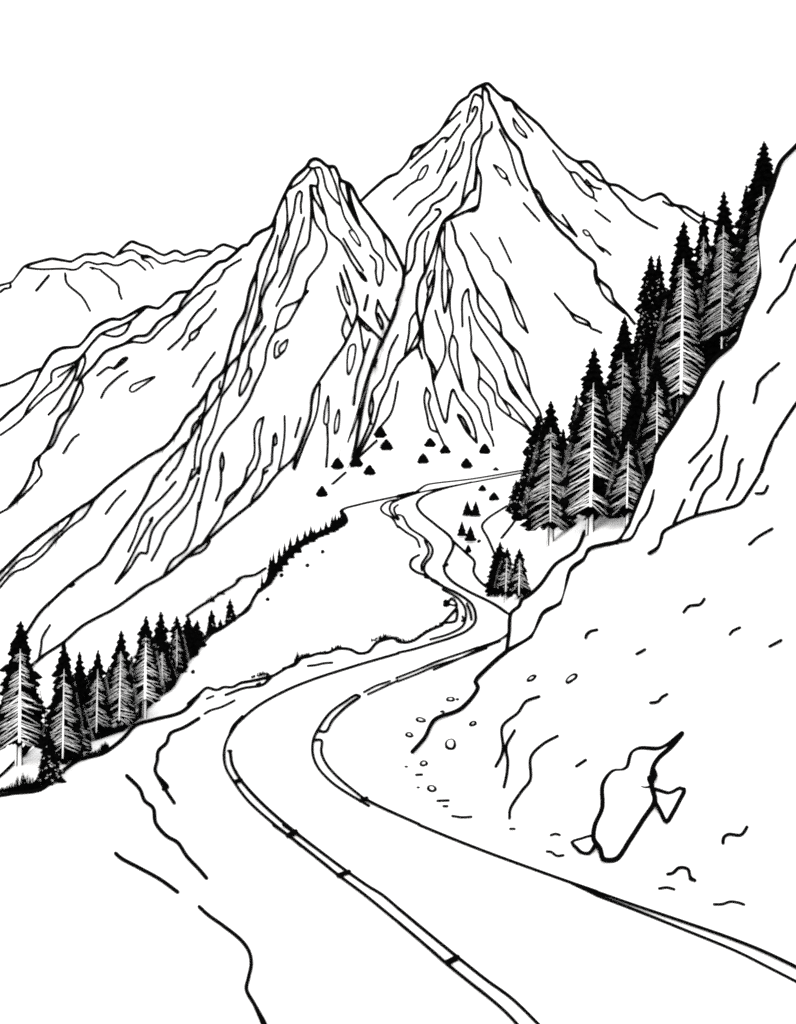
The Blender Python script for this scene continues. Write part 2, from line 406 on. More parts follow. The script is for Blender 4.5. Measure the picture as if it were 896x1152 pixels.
# ------------------------------------------------------------------ seams and creases (traced; @ sets the origin of a 4x enlarged tile)
LINES = '''
@0,80
F 1.8 120,883 180,890 290,888 330,893 350,888 390,858 440,868 475,863 530,873 590,848 610,855 655,893 ; 515,838 560,810 600,805 630,825 680,835 730,865 790,850 820,856 896,832
F 1.5 635,828 640,845 670,860 690,887 ; 640,830 665,828 672,836 645,838 ; 405,883 425,885 415,890 ; 415,883 440,890 455,893
@224,80
F 1.8 0,832 30,830 55,815
B 3 382,62 408,95 412,125 440,180 470,250 500,300
A 1.8 410,528 465,490 505,440 ; 490,428 510,436 545,432 560,470 575,530 605,572 640,605
A 1.8 582,432 612,500 640,605 655,655 690,710 ; 690,712 725,770 727,788 700,760 676,718 690,712
A 2 630,480 635,520 670,600 720,690 765,750 785,800 825,845 830,896
A 1.6 660,505 675,570 720,690 ; 672,510 690,590 725,690 ; 662,520 680,600 712,670 ; 585,432 598,460
A 2.2 522,445 537,490 533,525 555,600 570,650 585,715 640,770 690,860 715,896
A 2.1 502,512 528,518 534,550 ; 505,512 515,560 562,640 ; 505,520 510,600 525,680 565,740 575,790 555,850 520,896
A 2.2 500,515 505,600 500,720 490,775 445,830 420,896
A 2 474,658 445,760 400,896 ; 460,637 458,600 463,545 455,537 440,555 425,640 405,700 402,740 362,835 ; 393,565 395,690 362,800 358,850 350,896 ; 355,738 340,800 305,896
A 3 343,660 335,720 290,810 265,870 262,896
A 2 190,845 150,868 110,896 ; 650,752 690,820 740,896 ; 770,828 795,855 797,896 ; 652,872 657,896 ; 820,715 840,780 845,830 890,896
@448,80
B 3 382,62 408,95 412,125 440,180 470,250 500,300 548,355 570,430 605,520 650,610 700,680 740,725 780,760 810,795 850,830 885,862 892,896 896,952
B 2.2 382,62 380,110 383,150 374,200 374,270 332,340 328,400 305,500 285,600
B 2.4 422,228 422,250 415,262 385,290 370,340 352,410 372,470 374,500 362,600 358,605 310,628 215,672
B 1.6 352,410 350,450 340,530 ; 356,440 352,510 348,528
B 2.6 348,528 320,548 285,605 245,640 205,675 185,720 160,800 130,880 125,896
B 2 310,628 345,628 362,610 ; 310,228 322,170 335,125 345,103 365,108 382,125 ; 335,180 345,158 357,160 355,180 330,230 295,275 270,340 240,400 215,465
B 2 297,317 285,370 262,412 210,470 185,520 140,560 90,595 48,648 ; 282,180 255,205 205,250 ; 130,325 100,355 60,395 ; 278,238 240,290 213,318 ; 228,300 200,300 150,352 100,392 55,436 ; 218,355 205,400 176,456
B 2 135,422 115,430 88,480 90,490 110,480 132,440 135,422 ; 88,487 40,520 0,555 -20,575
B 2.3 263,498 222,560 200,575 150,605 140,630 90,690 45,770 38,830 33,896 ; 168,622 185,620 192,632 170,665 100,735 80,770 72,850 55,896
B 2 138,722 122,780 118,896
B 1.7 205,700 188,750 198,820 200,896 ; 190,730 175,820 162,896 ; 212,680 212,840 235,896
B 2.5 240,680 255,720 262,770 295,825 318,896
B 1.9 327,727 355,765 380,808 408,838 432,896 ; 457,748 510,860 ; 565,592 637,674 ; 430,420 465,440 488,465 495,485 470,478 450,450 430,420 ; 488,475 507,512 ; 457,262 480,305 505,360 525,430 548,490 584,536 ; 518,210 548,252 570,275 582,300 545,275 525,245 518,210 ; 512,135 530,170 570,220 608,270
B 2 605,522 635,545 660,600 700,650 760,700 805,742 ; 805,742 740,645
B 1.8 697,355 770,450 800,455 850,510 880,545 880,568 850,555 810,515 770,450 ; 880,568 896,585 ; 848,487 880,520 915,529 ; 832,715 850,715 865,735 850,740 832,715 ; 865,735 896,782 925,812 ; 888,625 956,677 ; 463,110 480,130 495,130
B 2.4 810,408 850,445 896,482
@672,80
B 2.2 0,485 45,505 70,540 110,580 155,635 230,685 272,706
B 1.8 0,782 40,805 62,826 ; 500,660 560,680 ; 600,660 640,662 ; 610,690 650,692
B 2 297,585 330,603 360,605 400,640 460,682 ; 45,505 60,508 95,515
@448,304
B 2.2 52,0 25,30
A 2 55,0 25,30 38,80 45,130 40,190 0,290
A 2.8 22,60 12,90 -5,135
B 3 125,0 95,60 85,120 85,180 100,260
B 1.8 150,0 130,40 135,100 120,180 ; 160,20 130,110
B 2.6 165,0 160,60 150,110 120,190 105,260 90,330 40,380 0,420
B 2 85,180 55,225 48,290 30,380 ; 100,260 60,340 40,378 ; 198,0 198,90 205,170 210,192 220,150 225,90 222,0 ; 235,0 246,40 236,100 235,180 248,260 232,330 232,380 260,460 292,540 ; 252,295 267,330 268,390 292,520 300,545 365,625 385,690 425,765 430,790 ; 168,180 185,240 210,310 210,385 175,465 160,500
B 2.6 90,335 108,395
B 2.3 110,250 115,320 125,375 150,410 168,450 165,490 ; 130,380 150,440 160,510 215,685 228,610 247,535 275,590 320,650 345,710 355,775 ; 355,775 310,725 285,680 268,648 290,660 325,730
B 2 127,527 145,560 138,600 170,700 205,780 ; 127,527 118,580 130,650 148,715 180,728 ; 290,252 290,130 300,100 316,82 320,130 355,230 420,330 480,440 495,490
B 2.3 320,0 355,90 365,170 400,220 460,290 520,370 540,440 570,510 600,560 ; 320,0 370,100 430,180 460,240 470,295 500,330 545,375 580,470 600,560 640,640 648,680
B 2 430,0 480,50 520,130 550,190 585,280 ; 585,280 540,230 515,160 480,55 ; 320,208 330,300 330,350 365,440 365,540 400,590 412,640 425,718 ; 338,370 390,430 440,500 455,560 510,610 560,670 605,730 ; 368,480 430,545 445,605 500,655 560,695 605,735
B 1.6 470,580 500,630 508,650
B 2.1 480,450 510,540 555,590 600,640 630,680 ; 495,490 555,585 ; 705,103 740,145 780,190 860,235 870,260 896,270 916,280 ; 775,190 800,225 860,248
B 2.6 885,0 888,30 896,55
A 2 15,472 0,520
@672,304
B 2.6 -8,0 0,30 60,85 75,130 130,190 170,240
B 2 0,30 28,108 120,190
@224,304
A 3.2 262,0 230,80 205,190 165,265 135,370 108,455 60,500 40,540 0,600
A 2 262,0 255,90 210,250 190,350 160,480 100,570 ; 308,0 275,110 270,180
A 2.4 352,0 285,120 272,180 255,240 190,370 130,440 100,540 50,620 0,690
A 2 278,170 285,210 250,270 200,340 ; 402,0 360,75 ; 422,0 395,70 347,160
A 2.3 520,0 490,40 475,100 430,190 395,245 340,280 305,350 295,420 250,520 225,580 170,660 120,715 60,820 45,896
A 2 492,92 450,135 375,170 355,210 340,280 ; 300,250 260,315 230,370 220,440 190,500 183,565 205,540 235,470 235,445 222,435 ; 400,310 360,350 365,375 385,360 400,310 ; 358,318 345,330 343,395 385,360
A 2 115,0 80,50 30,75 0,105 ; 75,92 40,140 0,178 ; 77,172 40,220 0,255 ; 0,270 14,248 ; 72,368 30,425 0,470 ; 40,545 20,640 0,660 ; 100,570 60,720 15,810 5,896 ; 20,660 0,760
A 1.6 95,500 90,530 100,540
A 2 292,660 268,675 250,720 248,830 215,896 ; 292,660 272,760 275,830 255,896 ; 345,732 350,780 340,788 338,750 345,732 ; 335,745 330,820 325,870 310,880 290,896 ; 385,655 385,740 375,820 358,896
A 2.3 457,665 433,750
A 1.9 105,820 97,850 97,896 100,905 ; 105,820 113,860 108,896 103,905
A 2.6 660,0 690,90 713,180 690,260 650,340 580,440 515,550 500,660 470,750 430,840 370,896
A 2 545,510 530,640 480,770 430,896 ; 440,830 425,890 ; 622,72 640,140 665,190 685,250 ; 635,10 665,90 680,155 665,140 645,60 635,10 ; 665,200 645,270 660,315 ; 710,0 740,20 755,48 740,40 715,5 ; 795,0 800,40 812,70 825,40 828,0
A 3 760,112 745,178
A 2.1 805,132 830,185 865,240 ; 805,132 798,200 825,265 828,240 808,195 ; 720,225 735,320 742,390 710,500 697,605 ; 770,310 742,390 ; 702,332 680,340 668,390 672,470 695,420 702,332
A 2.4 715,205 770,260 830,320
A 1.8 715,218 760,270 775,272
A 2.4 830,320 790,400 755,500 715,640 673,772
A 2.4 800,400 770,520 765,590 720,720
B 2.1 896,290 860,360 830,480 780,550 785,600 770,680 720,800 700,840 ; 780,550 765,630 775,690
B 2.4 896,420 860,490 850,525 815,600 790,690 740,790 715,835
B 2.1 896,500 865,640 820,700
A 2 582,565 565,640 565,692 578,692 585,600 582,565 ; 577,692 580,770 572,905 ; 630,625 612,680 612,735 625,720 633,650 630,625
B 2 800,765 720,840
@0,304
F 2.5 -60,545 0,520 60,500 130,460 198,438
F 2 0,98 20,82 45,78 48,65 ; 220,22 162,91 ; 293,13 300,55 370,120 405,181 ; 455,0 533,70 535,95 547,128
A 2.3 655,168 590,225 540,250 520,258 455,285 420,320 380,370
A 2 590,230 560,280 520,297 465,288
A 2.7 860,92 820,140 800,180 720,225 660,290 610,297 560,330 475,365 420,430 365,490 325,580 310,620 265,665 235,750 200,815 155,860 148,896
A 2 896,100 840,150 790,205 730,260 680,310 650,325 600,322 572,328 ; 380,370 340,410 235,455 230,500 ; 380,375 300,480 265,525 200,570 115,650 ; 230,500 130,610 105,660 60,700 0,742
A 1.4 330,430 260,480
A 2 360,395 330,490 285,560 250,615 218,650 ; 380,375 383,410 365,460 343,495 ; 365,490 373,535 330,620 275,710 235,790 195,820 175,850 175,880 185,896 ; 437,473 490,435 510,440 555,395 574,392 560,410 515,443 ; 575,453 545,470 475,535 455,573 ; 697,478 640,497 590,520 583,540 592,548 640,520 697,478 ; 355,738 330,755 285,823
A 2 896,175 850,235 825,290 757,356 ; 896,258 855,290 855,315 870,310 896,280 ; 855,315 820,357 ; 896,475 868,523
A 2.6 840,775 780,830 720,896
A 2 850,760 820,840 790,896 ; 896,670 870,700 860,750 ; 896,690 840,790 ; 896,740 880,810 875,896
A 3.2 896,605 840,660 790,740 740,795 660,840 580,896
@0,528
A 3.2 580,0 480,80 430,128 350,180 250,250 130,340 0,465 -80,540
A 2 -40,540 0,500 95,405 150,385 210,330 290,260 340,190 ; -40,570 0,530 60,465 120,440 200,378 260,310 320,255 375,215 400,180 430,128
A 2.6 148,0 110,80 40,170
A 2.1 185,0 185,25 110,110 40,172 0,195 -40,215 ; 565,95 520,140 475,200
A 3 725,0 700,30 650,130 560,260 510,330 455,415 390,460 300,530 240,585 180,645 110,750
A 1.6 318,530 335,518
A 2.1 792,55 735,120 650,200 630,240 605,310 577,370 ; 688,215 675,230 680,240 688,215 ; 680,235 620,340 560,450 518,515 580,450 635,375 660,378 670,340 685,280 710,240 820,120 860,20 865,0 ; 785,0 748,48 ; 896,40 860,130 810,200 750,270 720,340 683,410 ; 890,10 860,45
A 2.2 896,150 880,260 855,330 835,365 775,410 740,475 ; 890,0 896,-10
A 3 896,345 830,405 740,480 650,530 590,575 500,635 440,665 370,705 290,775 200,835 140,885 60,950
A 2 896,375 835,400 ; 225,700 190,760 185,800 175,850
@224,528
A 2.2 45,0 40,10 0,180 ; 100,0 97,80 77,140 ; 218,0 195,70 130,130 100,210 60,270 20,330 ; 250,0 190,85 110,180
A 2.8 370,0 330,45 290,100 240,150 140,230 60,300 0,350
A 2 290,0 280,60 245,120 230,165 ; 310,5 290,20 ; 20,330 50,320 30,355 0,378 ; 5,0 0,20
A 2.4 -55,660 0,620 50,590 100,555 160,520 195,485 250,475 300,445
A 2 170,500 185,488 200,484
G 2.6 600,68 660,15
G 2.7 640,200 642,185 720,160 820,138 896,122
G 4 640,190 660,215 662,235 640,250
G 7 655,232 640,248 550,290 460,335 375,410 310,510
G 6>3 310,510 270,550
G 3 270,540 240,590 220,630 170,665
G 3.2 170,665 100,715 30,752 0,775
R 1.9 896,135 840,150 818,175 830,195 870,220 896,262 ; 896,140 865,155 858,180 880,215 898,228 ; 896,160 878,175 885,200 900,222
G 2.8 380,896 430,880 460,850 495,842 530,830 580,825 620,808 680,810 720,828 760,822 800,780 840,765 880,760 896,775
G 2.2 490,885 530,880 560,873 600,870
@448,528
G 2.6 0,775 30,780 70,770 130,730 200,700
G 2.4 200,695 250,640 265,625 260,680 240,688 200,692
G 1.8 240,580 265,605 262,625 ; 230,590 240,580 ; 215,600 250,612 265,610
R 2.4 0,825 60,812 150,785 240,757 310,725 345,690 350,660 335,610 280,565 200,525 130,480 80,460 55,435 62,405 95,385
R 2 145,765 230,740 290,705 305,665 300,620 270,580 200,540
R 2.1 0,255 40,285 85,315 98,350 ; 0,205 20,210 50,260 120,310 155,355 150,390 120,430 120,460 160,500 200,522 ; 120,320 138,370 105,430 108,455
R 1.8 120,485 170,500 190,520 150,500
R 2.2 310,605 325,640 330,675
G 2 290,662 298,680 288,682
R 2.6 330,60 200,90 110,125 85,155 100,190 170,250 240,310 248,345 210,430 210,460 240,500 310,545 430,605 500,655 512,670
R 3 205,435 222,428
R 2.2 0,118 70,103 ; 80,103 125,72 160,65 330,45 560,6 ; 0,138 80,110 200,85 400,48 560,18
R 3 0,125 40,115 85,103
G 2.4 245,320 310,380 345,415 340,460 375,510 435,550
G 2.2 490,165 400,225 378,255 405,310 435,380 ; 555,175 520,240 465,310 ; 600,260 575,310 545,360
R 1.7 500,735 460,765 380,795 200,855 100,896 ; 460,772 380,804 290,845 160,902
H 2.6 720,457 735,455
H 3 896,722 865,730 848,745 845,758
@0,728
G 3.6 -60,672 0,668 60,658 150,650 185,640 230,605 280,560 350,510 400,495 460,480 520,440 560,405 610,352 700,325 820,290 896,215
G 2.6 -30,600 0,580 100,480
G 7 100,480 150,420 205,368
G 6.5 345,500 385,425 460,396 545,366
G 5>8 545,372 630,300 660,255
G 9 660,256 705,212 765,170 815,80 890,-10
G 3.4 896,320 830,360 765,390 750,430 712,468 708,510 698,552 720,600 750,650 785,702
G 3.2 710,580 730,600 755,630 735,640
G 3.6 570,578 630,640 650,690 690,725 700,790 750,850 800,880 840,940 896,1000 930,1040
@0,928
G 3.6 520,128 545,150 620,190 720,245 800,303
@224,928
G 3.3>3.8 0,368 40,405 110,455 190,520 225,570 235,625 222,690 213,740 250,810
G 3.8>8 250,810 275,860 292,896 310,950
@224,728
G 2.6 -50,255 0,212 35,183 80,193 110,180 150,180 190,160 250,150 330,130 390,95 440,70
G 3 190,160 250,150 330,130
G 2 35,232 65,220 ; 260,168 275,162
G 2.6 120,215 200,185 285,170 325,135 ; 0,322 -5,325
G 2.2 25,300 50,285 100,270 160,240
R 2.6 896,28 700,85 500,150 370,205 250,275 170,345
R 2.5 170,345 125,420 112,480 120,540 160,610 220,690 330,790 405,850 460,896
R 2.2 195,310 150,360 135,398
R 3 140,468 150,530 190,600 260,680 340,755 430,830 515,896
R 4 160,605 190,600
R 5 402,848 435,830
R 2.6 133,467 145,467
R 2.5 725,222 710,215 650,250 590,295 545,355 515,415 512,480 535,540 600,610 680,665 740,700 765,715
R 2.5 720,226 660,270 600,330 570,380 535,375 ; 520,418 552,420 550,470 570,520 620,580 740,680
R 3 740,680 830,725 896,755
R 4 728,692 755,680
R 1.8 742,202 800,172 860,152 ; 760,213 830,180 896,150 ; 888,138 896,135
@224,928
R 2.9 335,0 405,50 520,140 630,228 740,310 896,437 ; 380,0 440,40 560,130 670,212 760,275 825,315 896,375
R 5 400,48 435,35 ; 628,228 675,212
@448,928
R 3.2 0,437 110,530 215,622 330,715 460,820 535,896 600,980 ; 0,375 120,475 270,597 400,700 510,780 630,896 700,970
R 6 222,620 268,597
@448,728
R 3 0,755 95,797
R 1.7 0,135 90,100 170,65 260,35 360,0 ; 0,154 90,119 170,84 280,49 400,3
@448,928
R 3 95,0 240,60 420,130 640,210 780,260 896,300
R 2.8 780,262 850,295 896,318
@672,928
R 3>4.2 0,302 150,355 400,440 600,510 750,570 896,640 960,675
R 3 0,318 150,375 400,475 630,570 760,635 896,705 960,740
@672,80
H 2.8 896,758 855,805 825,857 ; 896,870 885,896
@672,304
H 2.9 885,-5 850,85 800,140 768,190 ; 568,500 548,560 545,650 518,745 415,865 ; 818,418 725,508 718,550 706,596 ; 585,745 563,820 558,896 ; 515,833 470,896 ; 655,850 640,870 638,896
H 3.5 930,555 896,600 830,700 780,790 740,896
@672,528
H 3 258,95 240,160 222,200 195,235 155,308 100,325 40,330 0,335 ; 475,0 440,50 422,92 ; 558,0 545,40 485,100 440,210 ; 638,0 625,60 585,135 ; 393,137 345,245
H 3.3 745,0 690,90 640,155 560,180 440,210 340,255 298,282 285,330
H 3>4.2 285,330 275,350 235,378
H 2.8 768,75 752,105 715,108 ; 788,267 730,300 685,338 ; 483,583 465,607 415,615 390,643 ; 643,712 610,728 598,743 ; 828,769 777,797 ; 215,811 178,831
@448,728
H 2.9 635,222 575,245 540,295 470,357 473,450 465,490 440,537 ; 525,375 487,447 494,510 490,570 477,630 ; 718,400 655,435 598,495 595,597 555,650 505,730 502,770 ; 845,508 803,536
H 2.3 505,818 525,818 ; 688,847 710,840 728,846
HG 2.4 245,760 285,766 330,764 ; 178,692 228,690 ; 205,716 222,716 ; 82,575 108,574
@672,728
H 2.8 240,251 275,245 292,225 315,212
@672,928
H 3.2 567,83 570,58 590,43 645,47 660,35 675,10 ; 318,222 340,218 370,193 410,200 420,235 440,250
H 3.8 420,243 440,250
H 2.6 280,287 315,282 348,290 ; 527,358 565,357 600,346 635,350 662,359
@448,928
H 2.4 670,120 690,122 715,140 745,137
'''
def HG_hit(u, v):
    a, b = H_hit(u, v), g_hit(u, v)
    return min(x for x in (a, b) if x) if (a or b) else None
TARGET = {'F': (far_mb, far_hit), 'A': (A_mb, A_hit), 'B': (B_mb, B_hit), 'G': (G_mb, g_hit), 'R': (R_mb, r_hit), 'H': (H_mb, HG_hit), 'HG': (G_mb, HG_hit), 'S': (S_mb, S_hit)}
ox = oy = 0
for line in LINES.strip().splitlines():
    if line[0] == '@':
        ox, oy = map(float, line[1:].split(','))
        continue
    key, w, rest = line.split(' ', 2)
    w = [float(x) for x in w.split('>')]
    mb, hit = TARGET[key]
    if key == 'B' and ox == 224 and oy == 80:
        continue
    for part in rest.split(' ; '):
        ink(mb, [(ox + x / 4, oy + y / 4) for x, y in poly(part)], w[0], hit, w[-1])

crest_ink(far_mb, FAR_CREST, far_cd, 3.5)
crest_ink(A_mb, A_CREST, A_cd, 3.5)
crest_ink(B_mb, B_CREST, B_cd, 3.4)
crest_ink(H_mb, HILL_CREST, H_cd, lambda u, v: 4.6 if v < 600 and u > 735 else 4.3, 4.0)
ink(S_mb, GULLY_EDGE, 3.6, S_hit)

def structure(o, label, cat):
    return tag(o, label, cat, None, 'structure')
LM = [PAPER, INK]
structure(G_mb.build('ground', LM), 'white ground sheet with the meadow shelf that carries the road', 'ground')
structure(R_mb.build('road', LM), 'white road with black edge lines winding up the valley', 'road')
structure(far_mb.build('mountain_range', LM), 'low distant mountain range on the left skyline', 'mountain')
structure(A_mb.build('mountain', LM), 'steep creased mountain with blunt summit and a long flank falling left', 'mountain')
structure(B_mb.build('mountain', LM), 'tallest pointed mountain behind, fan of ridges at its foot', 'mountain')
structure(H_mb.build('hillside', LM), 'bare white hillside rising steeply beside the road', 'hill')
structure(S_mb.build('wooded_slope', LM), 'white slope behind the bare hillside carrying the tall conifers', 'hill')
# ------------------------------------------------------------------ conifers
def conifer_meshes(Hc, hw, trunk_px, style, rnd):
    """crown and trunk meshes in picture pixels (scaled to metres by the caller); z = 0 at the trunk foot, -Y towards the road"""
    crown, trunk = MB(), MB()
    zb, zt = trunk_px, trunk_px + Hc           # crown bottom / tip
    def rad(t):
        t = max(0.0, min(1.0, t))
        return hw * (0.03 + 0.97 * (t ** 0.82)) * (1 if t < .93 else 1 - (t - .93) * 1.5)
    def z_of(t): return zt - Hc * t
    # dark inner body
    rings, seg = 16, 12
    vs, fs = [], []
    for i in range(rings + 1):
        t = i / rings
        for k in range(seg):
            a = 2 * math.pi * k / seg
            r = rad(t) * ((.42 if t < .4 else .56) + .1 * rnd.random())
            vs.append((r * math.cos(a), r * math.sin(a), z_of(t * .97) + rnd.uniform(-.5, .5)))
    for i in range(rings):
        for k in range(seg):
            k2 = (k + 1) % seg
            fs.append((i * seg + k, (i + 1) * seg + k, (i + 1) * seg + k2, i * seg + k2))
    fs.append(tuple(range(seg))); fs.append(tuple(rings * seg + k for k in range(seg)))
    crown.add(vs, fs, 0)
    # leader
    crown.add([(.5, 0, zt - 4), (-.35, .45, zt - 4), (-.35, -.45, zt - 4), (0, 0, zt + 1.0)], [(0, 1, 3), (1, 2, 3), (2, 0, 3), (0, 2, 1)], 0)
    ribs = [0, 2.1, -2.1]
    # drooping boughs, each a toothed clump
    t, lv = .015, 0
    while t < 1.0:
        L0 = rad(t)
        n = 6 + int(min(9, L0 * .4))
        a0 = rnd.random() * 6.28
        for k in range(n):
            a = a0 + 6.283 * k / n + rnd.uniform(-.25, .25)
            front = min(abs((a + math.pi / 2 - q + math.pi) % 6.2832 - math.pi) for q in ribs)
            L = L0 * rnd.uniform(.74, 1.24) + min(1.3, .35 + t * 4)
            if t < .5: L *= 1.14 if lv % 2 else .8
            if style != 'dark' and t > .3 and front < .8: L = min(L, L0 * .9)
            dr = L * rnd.uniform(.2, .45) + (.5 if t < .2 else 1.0)
            w = (rnd.uniform(1.0, 1.7) + L * .13) * (1 if Hc > 75 else .75)
            h = rnd.uniform(2.8, 4.6) * min(1, .5 + 2 * t) * (1 if Hc > 75 else .55)
            z = z_of(t) + rnd.uniform(-1, 1)
            c, s = math.cos(a), math.sin(a)
            def P(x, y, zz): return (c * x - s * y, s * x + c * y, zz)
            lift = rnd.uniform(0, .06) * L
            crown.add([P(.25 * L, 0, z + h * .5), P(.7 * L, 0, z - dr * .35 + h * .35), P(L, 0, z - dr + lift), P(.86 * L, 0, z - dr - h * .45), P(.78 * L, w * .8, z - dr * .7 - h * .3), P(.78 * L, -w * .8, z - dr * .7 - h * .3),
                       P(.55 * L, 0, z - dr * .8 - h), P(.45 * L, w, z - dr * .4), P(.45 * L, -w, z - dr * .4)],
                      [(0, 1, 7), (0, 8, 1), (1, 2, 4), (1, 5, 2), (1, 4, 7), (1, 8, 5), (2, 3, 4), (2, 5, 3), (4, 3, 6), (5, 6, 3), (4, 6, 7), (5, 8, 6), (0, 7, 6), (0, 6, 8)], 0)
        lv += 1
        t += (2.9 + 3 * t) / Hc * (1.0 if Hc > 75 else .62)
    # twig highlights painted white: herringbone either side of a pale stem line, and stipple
    def surf(phi, z, off, q):
        tt = (zt - z) / Hc
        R = rad(tt) * .97 + off
        a = q - math.pi / 2 + phi
        return Vector((R * math.cos(a), R * math.sin(a), z))
    def streak(q, phi0, z0, phi1, z1, w0, w1, bend=0.0, off=.7, nseg=4):
        top, bot = [], []
        for i in range(nseg + 1):
            s = i / nseg
            phi = phi0 + (phi1 - phi0) * s
            z = z0 + (z1 - z0) * s + bend * math.sin(math.pi * s)
            w = w0 + (w1 - w0) * s
            p = surf(phi, z, off, q)
            top.append(p + Vector((0, 0, w / 2))); bot.append(p - Vector((0, 0, w / 2)))
        vs = top + bot
        m = nseg + 1
        crown.add(vs, [(i, i + 1, m + i + 1, m + i) for i in range(nseg)], 1)
    if style in ('fat', 'lit', 'thin'):
        t0 = {'fat': .27, 'lit': .27, 'thin': .27}[style]
        skirt = 1.0 if trunk_px > 14 else Hc * .1
        gap = {'fat': 2.3, 'lit': 2.0, 'thin': 2.0}[style]
        for q in ribs:
            z = z_of(t0)
            while z > zb + skirt + (4 if style == 'thin' else 0):
                tt = (zt - z) / Hc
                R = rad(tt) + .5
                g = (tt - t0) / (1 - t0)
                for sgn in (-1, 1):
                    if noise.noise(Vector((z * .16, sgn * 7.0 + q * 3, Hc))) > .22: continue
                    for sub in range(2):
                        reach = rnd.uniform(.35, .95) * (.55 + .45 * min(1, g * 2))
                        if style == 'thin': reach *= .8
                        ph = min(1.05, 1.05 * reach)
                        drop = R * math.sin(ph) * rnd.uniform(.36, .88)
                        zz = z + rnd.uniform(-1.2, 1.2)
                        if sub == 0:
                            w0 = {'fat': .46 + .5 * g, 'lit': .42, 'thin': .36}[style] * rnd.uniform(.7, 1.2)
                            streak(q, sgn * .04, zz, sgn * ph, zz - drop, w0, .14, R * .035 * rnd.uniform(-1, 1.4))
                        elif rnd.random() < .6:
                            f = rnd.uniform(.3, .7)
                            streak(q, sgn * ph * f, zz - drop * f - 1.2, sgn * ph * min(1, f + .4), zz - drop * min(1, f + .4) - 1.8, .32, .14, 0)
                z -= gap * rnd.uniform(.75, 1.2)
            # stem line
            N = 14
            lft, rgt = [], []
            for i in range(N + 1):
                s = i / N
                zz = z_of(t0 - .04) + (zb - z_of(t0 - .04)) * s
                wmax = {'fat': 1.3, 'lit': .55, 'thin': .35}[style]
                hwid = .12 + (wmax - .12) * min(1, s * 1.5) * rnd.uniform(.75, 1.15)
                p = surf(0, zz, 1.0, q)
                a = q - math.pi / 2
                side = Vector((-math.sin(a), math.cos(a), 0))
                lft.append(p - side * hwid); rgt.append(p + side * hwid)
            crown.add(lft + rgt, [(i, i + 1, N + 1 + i + 1, N + 1 + i) for i in range(N)], 1)
    if style in ('stipple', 'thin', 'speckle'):
        cnt = int(Hc * hw * {'stipple': .13, 'thin': .06, 'speckle': .2}[style])
        for i in range(cnt):
            tt = 1 - rnd.random() ** 1.0 * .85
            if rnd.random() > tt: continue
            phi = rnd.uniform(-3.14, 3.14)
            z = z_of(tt)
            if z < zb + 2: continue
            l = rnd.uniform(.7, 1.8)
            streak(0, phi, z, phi + l / (rad(tt) + 1) * rnd.choice((-1, 1)), z - l * .7, .5, .4, 0, .8, 1)
    # trunk: pale bark with dark edges and furrows
    if style in ('fat', 'lit', 'thin') and trunk_px > 9:
        tw = max(1.6, hw * .115)
        K = 14
        for k in range(K):
            a, b = 2 * math.pi * k / K, 2 * math.pi * (k + 1) / K
            r0, r1 = tw * 1.12, tw * .9
            dark = k in (0, 1, 2, 4, 6, 7, 9, 12, 13)
            trunk.add([(r0 * math.cos(a), r0 * math.sin(a), -1.5), (r0 * math.cos(b), r0 * math.sin(b), -1.5), (r1 * math.cos(b), r1 * math.sin(b), zb + 4), (r1 * math.cos(a), r1 * math.sin(a), zb + 4)], [(0, 1, 2, 3)], 0 if dark else 1)
    else:
        tw = max(.8, hw * .1); K = 6
        vs = [(tw * math.cos(6.283 * k / K), tw * math.sin(6.283 * k / K), z) for z in (-1.5, zb + 4) for k in range(K)]
        trunk.add(vs, [(k, (k + 1) % K, K + (k + 1) % K, K + k) for k in range(K)], 0)
    return crown, trunk

def scale_mb(mb, s):
    mb.v = [(x * s, y * s, z * s) for x, y, z in mb.v]

def conifer(tip, foot, cb, hw, style, hit, label, group, seed, dscale=1.0):
    hw *= 1.16
    rnd = random.Random(seed)
    d = hit(*foot)
    d = (d or 200) * dscale
    p = at(foot[0], foot[1], d)
    s = (at(foot[0] + 1, foot[1], d) - p).x                      # metres per picture pixel, across
    sz = (at(tip[0], tip[1], d).z - p.z) / (foot[1] - tip[1])    # and upright
    trunk_px = foot[1] - cb + hw * max(0, -ray(*foot).z) * 1.0    # the near edge of the skirt hangs lower in the picture
    crown, trunk = conifer_meshes(foot[1] - tip[1] - trunk_px, hw, trunk_px, style, rnd)
    # lean: the tip need not be right above the foot
    t3 = at(tip[0], tip[1], d)
    th = -math.atan2(p.x, p.y)
    lx = (t3.x - p.x) / (t3.z - p.z)
    lx, ly = lx * math.cos(th), -lx * math.sin(th)
    for mb in (crown, trunk):
        mb.v = [(x * s + lx * z * sz, y * s + ly * z * sz, z * sz) for x, y, z in mb.v]
    e = bpy.data.objects.new('conifer_tree', None); col.objects.link(e)
    e.location = p; e.rotation_euler = (0, 0, -math.atan2(p.x, p.y)); e.empty_display_size = .5
    tag(e, label, 'tree', group)
    crown.build('crown', [NEEDLE, HIGHLIGHT_BARK], e)
    trunk.build('trunk', [INK, HIGHLIGHT_BARK], e)
    return e

RS = 'conifers climbing the right slope'
LS = 'conifers along the left edge of the meadow'
